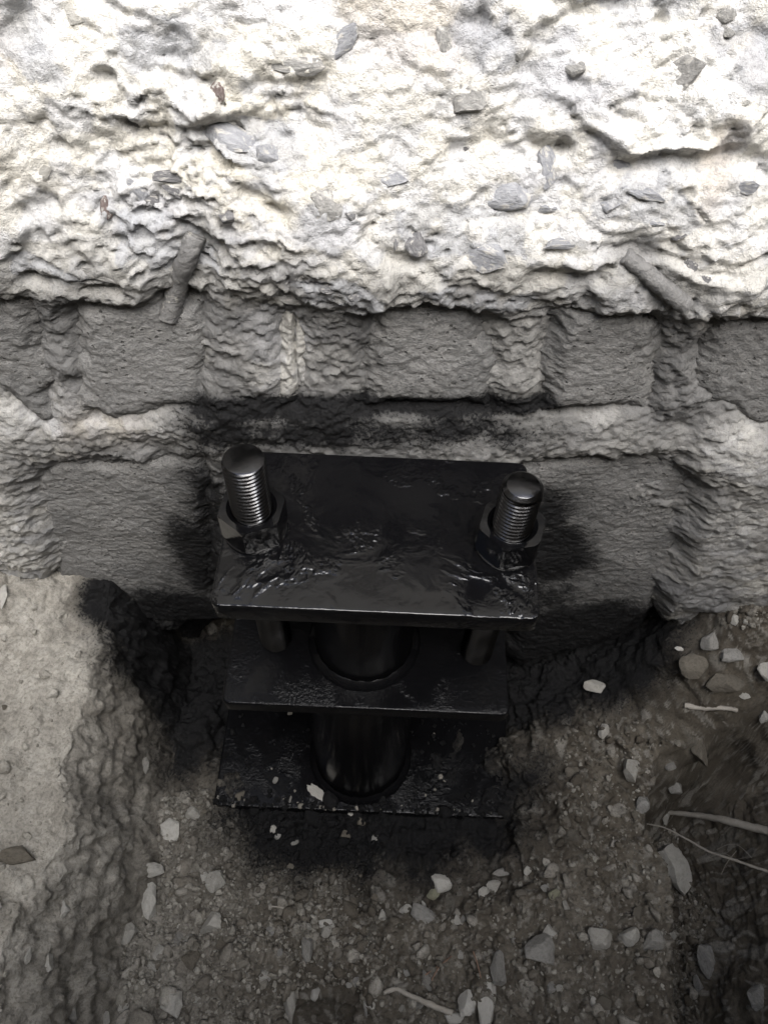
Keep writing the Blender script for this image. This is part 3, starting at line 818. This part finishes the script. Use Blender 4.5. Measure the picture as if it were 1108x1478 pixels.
# ------------------------------------------------------------------ loose stones one can single out
STONES = [
 (216, 1299, 22, 44, 12, ST_PALE, 'cream almond-shaped stone at the foot of the left soil bank'),
 (307, 1331, 36, 26, 8, ST_PALE, 'pale grey angular stone on the floor right of the almond-shaped one'),
 (313, 1273, 26, 28, -20, ST_PALE, 'squared cream stone chip just left of the black stain'),
 (231, 1377, 24, 24, 35, ST_PALE, 'oval pale stone touching a smaller chip below the almond-shaped one'),
 (220, 1395, 16, 14, 0, ST_PALE, 'small pale chip at the lower left of the oval stone'),
 (258, 1358, 30, 20, -15, ST_GREY, 'flat grey stone between the oval and the angular pale stones'),
 (247, 1200, 26, 30, 10, ST_PALE, 'pale flat stone highest on the floor along the left bank'),
 (218, 1256, 34, 18, 8, ST_PALE, 'pale lump pressed against the left bank above the almond-shaped stone'),
 (274, 1386, 28, 23, 0, ST_BROWN, 'brownish rounded stone right of the oval pale stone'),
 (417, 1444, 20, 52, 12, ST_PALE, 'long upright pale stone near the bottom edge left of centre'),
 (454, 1434, 12, 17, -20, ST_WHITE, 'small white stone right of the long upright one'),
 (470, 1332, 23, 9, 12, ST_WHITE, 'thin white splinter on the floor below the base plate'),
 (445, 1338, 13, 8, 0, ST_PALE, 'tiny pale chip left of the white splinter'),
 (336, 1406, 13, 15, 0, ST_PALE, 'small pale stone alone below the angular one'),
 (380, 1410, 26, 18, 25, ST_PALE, 'ragged pale stone above the long upright one'),
 (277, 1174, 22, 17, 0, ST_PALE, 'pale crumb of mortar left of the base plate corner'),
 (443, 1371, 17, 32, 10, ST_GREY, 'tall grey-brown stone below the tiny pale chip'),
 (250, 1447, 36, 34, 0, ST_PALE, 'large pale lump near the bottom edge on the left'),
 (186, 1348, 22, 26, 0, ST_PALE, 'rounded pale stone half sunk in the left bank foot'),
 (640, 1272, 36, 24, 15, ST_PALE, 'crumpled pale mortar lump in front of the bracket'),
 (626, 1290, 22, 14, 35, ST_GREEN, 'greenish chip at the lower left of the crumpled mortar lump'),
 (612, 1304, 11, 15, 0, ST_PALE, 'small chip between the greenish chip and the triangular stone'),
 (610, 1324, 40, 22, -28, ST_GREY, 'grey triangular stone in front of the bracket'),
 (584, 1313, 20, 12, 25, ST_PALE, 'pale chip at the left tip of the triangular stone'),
 (552, 1321, 12, 13, 0, ST_PALE, 'small pale stone left of the triangular stone'),
 (659, 1330, 15, 17, 20, ST_PALE, 'pinkish pale stone right of the triangular stone'),
 (697, 1291, 18, 15, 40, ST_PALE, 'forked pale crumb right of the crumpled mortar lump'),
 (724, 1259, 32, 10, 15, ST_GREY, 'row of grey crumbs fused together at the stain edge'),
 (759, 1256, 13, 12, 0, ST_PALE, 'pale crumb at the right end of the crumb row'),
 (717, 1397, 22, 40, 0, ST_GREY, 'leaf-shaped grey stone left of the large grey lump'),
 (616, 1417, 30, 12, -48, ST_GREY, 'slanting grey sliver above the bent root'),
 (700, 1446, 26, 62, -5, ST_WHITE, 'tall white stone standing up at the bottom edge'),
 (674, 1451, 32, 30, 25, ST_WHITE, 'white stone leaning on the tall white one'),
 (656, 1469, 32, 13, 10, ST_WHITE, 'flat white stone cut by the bottom edge'),
 (777, 1374, 46, 36, 20, ST_GREY, 'large rounded grey lump with a pale top on the floor'),
 (515, 1415, 12, 12, 0, ST_GREY, 'small grey stone at the top of the dark hole by the bottom edge'),
 (528, 1447, 10, 34, 5, ST_GREY, 'narrow grey stone in the dark hole by the bottom edge'),
 (580, 1456, 10, 9, 0, ST_PALE, 'tiny pale pebble below the bent root'),
 (664, 1378, 11, 11, 0, ST_PALE, 'tiny pale pebble above the reddish rootlets'),
 (860, 992, 42, 19, 6, ST_PALE, 'rectangular pale brick chip right of the middle plate'),
 (870, 1056, 14, 20, -15, ST_PALE, 'small pale chip standing below the rectangular brick chip'),
 (911, 1114, 24, 32, -15, ST_PALE, 'cream heart-shaped stone on the right slope'),
 (926, 1161, 22, 23, 0, ST_GREY, 'grey round stone below the heart-shaped one'),
 (960, 1179, 12, 19, 0, ST_PALE, 'small upright chip at the tip of the thick root'),
 (967, 1106, 15, 14, -20, ST_GREY, 'grey chip at the edge of the dark hollow'),
 (981, 936, 17, 7, 5, ST_WHITE, 'thin white chip below the right shoulder of the wall'),
 (1022, 926, 24, 26, 0, ST_GREY, 'grey lump hard under the right shoulder of the wall'),
 (1054, 946, 32, 19, 5, ST_GREY, 'flattened grey-green stone on the right bank'),
 (1104, 966, 26, 34, 0, ST_PALE, 'big pale stone cut by the right edge'),
 (1072, 1005, 20, 8, -20, ST_PALE, 'pale splinter on the right bank beside the short root'),
 (996, 962, 40, 34, 0, ST_BROWN, 'crumbly brown-grey lump on the right bank'),
 (1045, 985, 56, 26, 8, ST_BROWN, 'wide brown lump right of the crumbly one'),
 (1102, 1034, 15, 18, 0, ST_PALE, 'pale stone below the big one at the right edge'),
 (1006, 1083, 24, 42, 8, ST_BROWN, 'tall brown clod standing in the dark hollow'),
 (972, 1136, 24, 18, -40, ST_GREY, 'grey slab on the rim of the dark hollow'),
 (966, 1262, 56, 60, 25, ST_PALE, 'large flat cream stone below the thin root'),
 (1020, 1389, 26, 42, 10, ST_GREY, 'grey stone on the rim of the hollow at lower right'),
 (1092, 1440, 26, 30, 0, ST_GREY, 'grey stone in the lower right corner'),
 (800, 1291, 18, 15, 0, ST_GREEN, 'greenish chip on the floor right of the stain'),
 (816, 1309, 10, 20, 10, ST_PALE, 'small upright chip beside the greenish one on the right'),
 (908, 1352, 30, 24, 0, ST_PALE, 'pale stone at the middle of the crumbly patch'),
 (855, 1444, 11, 13, 0, ST_WHITE, 'white pebble near the bottom edge on the right'),
 (874, 1461, 9, 18, -15, ST_PALE, 'thin pale stone right of the white pebble'),
 (1007, 1419, 14, 20, 0, ST_GREY, 'small grey stone below the rim stone at lower right'),
 (796, 1426, 14, 12, 0, ST_GREY, 'small grey stone below the large rounded lump'),
 (795, 1344, 22, 20, 10, ST_PALE, 'pale stone just above the large rounded lump'),
 (866, 1356, 34, 26, 0, ST_PALE, 'crumbly pale stone left in the crumbly patch'),
 (940, 1358, 34, 28, 0, ST_GREY, 'crumbly grey stone right in the crumbly patch'),
 (40, 1380, 10, 19, 0, ST_PALE, 'small upright pale stone on the left bank'),
 (68, 1393, 19, 26, 0, ST_PALE, 'rounded pale stone on the edge of the left bank'),
 (93, 1310, 16, 26, 15, ST_PALE, 'pale stone stuck in the left bank crest'),
 (210, 1103, 10, 24, 10, ST_GREY, 'grey sliver sticking out at the top of the left cut face'),
 (25, 1235, 54, 24, 3, ST_BROWN, 'dark brown clod on the left bank at the picture edge'),
 (106, 1466, 15, 22, 0, ST_GREY, 'grey stone on the left bank at the bottom edge'),
 (154, 1469, 11, 15, 0, ST_PALE, 'small pale stone at the bottom edge below the left cut face'),
 (179, 1454, 17, 12, 10, ST_PALE, 'pale chip beside the bottom edge left of the large pale lump'),
 (6, 862, 14, 34, 0, ST_WHITE, 'whitish stone at the left picture edge below the block face'),
]
for s_ in STONES:
    stone(*s_)
# a pale solid standing in for the wet glint at the sleeve's foot
loc, nor = hit(ground, 490, 1142)
fl = link(bpy.data.objects.new('mortar_flake', rock_mesh('mortar_flake', 991, ST_PALE, 4, 16, 0.30)))
pz = on_z(488, 1140, ZB)
place_rock(fl, (-0.089, 0.369, ZB), (0, 0, 1), 0.024, 0.009, 0.0035, R(-38), 0.3)
tag(fl, 'pale patch standing in for a wet glint on the base plate at the foot of the sleeve', 'flake')
for i, (px, py, w_, lab) in enumerate([(398, 1127, 9, 'small grey crumb on the base plate left of the sleeve'), (417, 1155, 10, 'grey crumb on the front edge of the base plate')]):
    pz = on_z(px, py, ZB)
    o = link(bpy.data.objects.new('mortar_crumb', rock_mesh('mortar_crumb', 1200 + i, ST_GREY, 2, 9)))
    place_rock(o, (pz.x, pz.y, ZB), (0, 0, 1), w_ / FPX * 0.7, w_ / FPX * 0.6, 0.005, R(30), 0.2)
    tag(o, lab, 'crumb')

# ------------------------------------------------------------------ roots and twigs
def gpath(pts, lift):
    out = []
    for i, (px, py) in enumerate(pts):
        loc, nor = hit(ground, px, py)
        out.append(loc + Vector((0, 0, lift if isinstance(lift, (int, float)) else lift[i])))
    return out
def free_path(p0, p1, mids):
    """Points along a straight run between two ground points, following picture positions at evenly changing distance."""
    return None
def rpath(pts, d0, d1):
    """Points on the picture's rays whose depth runs evenly from the first ground point to the last."""
    a = hit(ground, *pts[0])[0].length - d0; b = hit(ground, *pts[-1])[0].length - d1
    out = []
    for i, (px, py) in enumerate(pts):
        t = i / (len(pts) - 1)
        out.append(ray(px, py).normalized() * (a + (b - a) * t))
    return out
tag(tube('root', rpath([(966, 1173), (1009, 1177), (1049, 1185), (1108, 1200), (1150, 1212)], 0.008, 0.02), 0.0040, 0.0085, RT_PALE, 10, 0.20, 11), 'thick pale root sticking out of the right bank over the hollow', 'root')
tag(tube('root', rpath([(933, 1189), (959, 1195), (992, 1212), (1022, 1229), (1055, 1240), (1108, 1258), (1140, 1268)], 0.006, 0.03), 0.0011, 0.0030, RT_PALE, 7, 0.22, 12), 'thin curved root just below the thick pale root', 'root')
tag(tube('root', gpath([(985, 1020), (1010, 1024), (1040, 1024), (1060, 1027)], 0.006), 0.0045, 0.0035, RT_PALE, 8, 0.2, 13), 'short pale root lying along the right bank', 'root')
tag(tube('root', gpath([(553, 1434), (571, 1428), (590, 1437), (622, 1451), (651, 1463)], 0.007), 0.0028, 0.0048, RT_PALE, 8, 0.18, 14), 'bent pale root ending at the white stones on the bottom edge', 'root')
tag(tube('rootlet', gpath([(613, 1408), (630, 1396), (651, 1381)], 0.006), 0.0012, 0.0009, RT_RED, 6, 0.1, 15), 'reddish rootlet slanting up to the right above the bent root', 'rootlet')
tag(tube('rootlet', gpath([(682, 1374), (688, 1392), (693, 1412)], 0.006), 0.0012, 0.0009, RT_RED, 6, 0.1, 16), 'reddish rootlet running down beside the tall white stone', 'rootlet')
tag(tube('rootlet', gpath([(622, 1416), (632, 1398), (645, 1386)], 0.008), 0.0010, 0.0008, RT_RED, 6, 0.1, 17), 'shorter reddish rootlet crossing under the slanting one', 'rootlet')
tag(tube('twig', gpath([(390, 1309), (403, 1310), (414, 1313)], 0.005), 0.0012, 0.0010, RT_PALE, 6, 0.1, 18), 'thin straw-like twig left of the white splinter', 'twig')
fib = [[(1034, 1226), (1050, 1219), (1066, 1221), (1084, 1238)], [(1022, 1238), (1044, 1232), (1060, 1240), (1076, 1237)], [(1040, 1262), (1048, 1246), (1062, 1228)]]
for i, f_ in enumerate(fib):
    tag(tube('rootlet', rpath(f_, 0.02, 0.03), 0.0007, 0.0006, RT_PALE, 5, 0.1, 20 + i), 'hair-fine rootlet in the tangle below the thin curved root', 'rootlet', 'tangle of hair-fine rootlets')

# ------------------------------------------------------------------ pebbles (one by one) and gravel (a mass)
peb_meshes = [rock_mesh('pebble', 3000 + i, [ST_PALE, ST_BROWN, ST_GREY, ST_BROWN][i % 4], 2, 9, 0.05) for i in range(16)]
inner = np.argwhere((np.abs(X) < 0.66) & (Y > 0.0) & (Y < 0.62) & (N[..., 2] > 0.55))
wts = np.array([1.0 + 2.5 * (X[i, j] > -0.36) * (X[i, j] < 0.02) * (Y[i, j] < 0.36) - 0.95 * (soil_attrs['stain'][i, j] > 0.55) - 0.8 * (X[i, j] < -0.40) for i, j in inner])
wts = np.clip(wts, 0.02, None) * np.where(inner[:, 1] > 0, 1, 1)
wts /= wts.sum()
pick = rng.choice(len(inner), 130, replace=False, p=wts)
for n_, k in enumerate(pick):
    i, j = inner[k]
    o = link(bpy.data.objects.new('pebble', peb_meshes[n_ % 16]))
    s_ = 0.0052 * math.exp(rng.normal(0, 0.4))
    nor = Vector(N[i, j]).lerp(Vector((rng.normal(), rng.normal(), 1.5)).normalized(), 0.4)
    place_rock(o, G3[i, j], nor, s_ * 1.25, s_, s_ * 0.7, rng.uniform(0, 6.28), 0.3)
    tag(o, 'small rough pebble strewn on the soil of the pit', 'pebble', 'pebbles strewn on the pit soil')
NG = 12000
pick = rng.choice(len(inner), NG, replace=True, p=wts)
variants = [rock_verts(5000 + i, 1, 7, 0)[0] for i in range(24)]
F1 = ICO[1][1]
V_all = np.zeros((NG, len(variants[0]), 3)); cell_all = np.zeros((NG, len(variants[0]))); st_all = np.zeros_like(cell_all)
sz = 0.0018 * np.exp(rng.normal(0, 0.5, NG))
for n_ in range(NG):
    i, j = inner[pick[n_]]
    m = np.array(Euler((rng.uniform(0, 6.28), rng.uniform(0, 6.28), rng.uniform(0, 6.28))).to_matrix())
    V_all[n_] = (variants[n_ % 24] * sz[n_] * np.array([1.2, 1.0, 0.75])) @ m.T + G3[i, j] + N[i, j] * sz[n_] * 0.25 + np.array([rng.uniform(-1, 1), rng.uniform(-1, 1), 0]) * 0.001
    cell_all[n_] = min(1.0, rng.uniform() ** 1.6 + 0.6 * soil_attrs['pale'][i, j]); st_all[n_] = soil_attrs['stain'][i, j]
me = bpy.data.meshes.new('gravel')
nv = len(variants[0])
fast_mesh(me, V_all.reshape(-1, 3), (F1[None] + (np.arange(NG) * nv)[:, None, None]).reshape(-1, 3), False)
for nm, a in (('cell', cell_all), ('stain', st_all)):
    at = me.attributes.new(nm, 'FLOAT', 'POINT'); at.data.foreach_set('value', a.reshape(-1).astype(np.float32))
me.materials.append(G_MAT)
tag(link(bpy.data.objects.new('gravel', me)), 'fine grey and cream grit scattered over the pit soil', 'gravel', kind='stuff')

# crumbs of soil lying loose on the floor and along the foot of the banks: a mass
NC = 1500
pick = rng.choice(len(inner), NC, replace=True, p=wts)
cv = [rock_verts(7000 + i, 2, 10, 0.12)[0] for i in range(16)]
F2 = ICO[2][1]; nv = len(cv[0])
VA = np.zeros((NC, nv, 3)); SA = np.zeros((NC, nv)); PA = np.zeros((NC, nv))
cs = 0.0052 * np.exp(rng.normal(0, 0.42, NC))
for n_ in range(NC):
    i, j = inner[pick[n_]]
    m = np.array(Euler((rng.uniform(0, 6.28), rng.uniform(0, 6.28), rng.uniform(0, 6.28))).to_matrix())
    VA[n_] = (cv[n_ % 16] * cs[n_] * np.array([1.3, 1.0, 0.8])) @ m.T + G3[i, j] + N[i, j] * cs[n_] * 0.1
    SA[n_] = soil_attrs['stain'][i, j]; PA[n_] = min(1.0, soil_attrs['pale'][i, j] * 0.9 + 0.8 * rng.uniform() ** 3)
NB = 420
for n_ in range(NB):
    ed = rng.uniform() < 0.6
    x_ = rng.uniform(-0.26, 0.23); y_ = 0.343 + abs(rng.normal(0, 0.010)) if ed else rng.uniform(0.345, 0.54)
    if (x_ + 0.022) ** 2 + (y_ - 0.44) ** 2 < 0.0072: y_ = 0.348
    m = np.array(Euler((rng.uniform(0, 6.28), rng.uniform(0, 6.28), rng.uniform(0, 6.28))).to_matrix())
    q_ = 0.0021 * math.exp(rng.normal(0, 0.5))
    VA[n_] = (cv[n_ % 16] * q_) @ m.T + np.array([x_, y_, ZB + q_ * 0.4]); SA[n_] = 1.6 if rng.uniform() < 0.9 else 0.3; PA[n_] = 0.5
VA = VA.reshape(-1, 3)
me = bpy.data.meshes.new('soil_crumbs')
fast_mesh(me, VA, (F2[None] + (np.arange(NC) * nv)[:, None, None]).reshape(-1, 3), True)
for nm, a in (('stain', SA), ('peb', np.zeros(len(VA))), ('pale', PA), *baked(VA[:, 0], VA[:, 1], VA[:, 2], 430).items()):
    me.attributes.new(nm, 'FLOAT', 'POINT').data.foreach_set('value', np.ascontiguousarray(a.reshape(-1), dtype=np.float32))
me.materials.append(S_MAT)
tag(link(bpy.data.objects.new('soil_crumbs', me)), 'loose crumbs of dark soil lying over the pit floor', 'soil', kind='stuff')
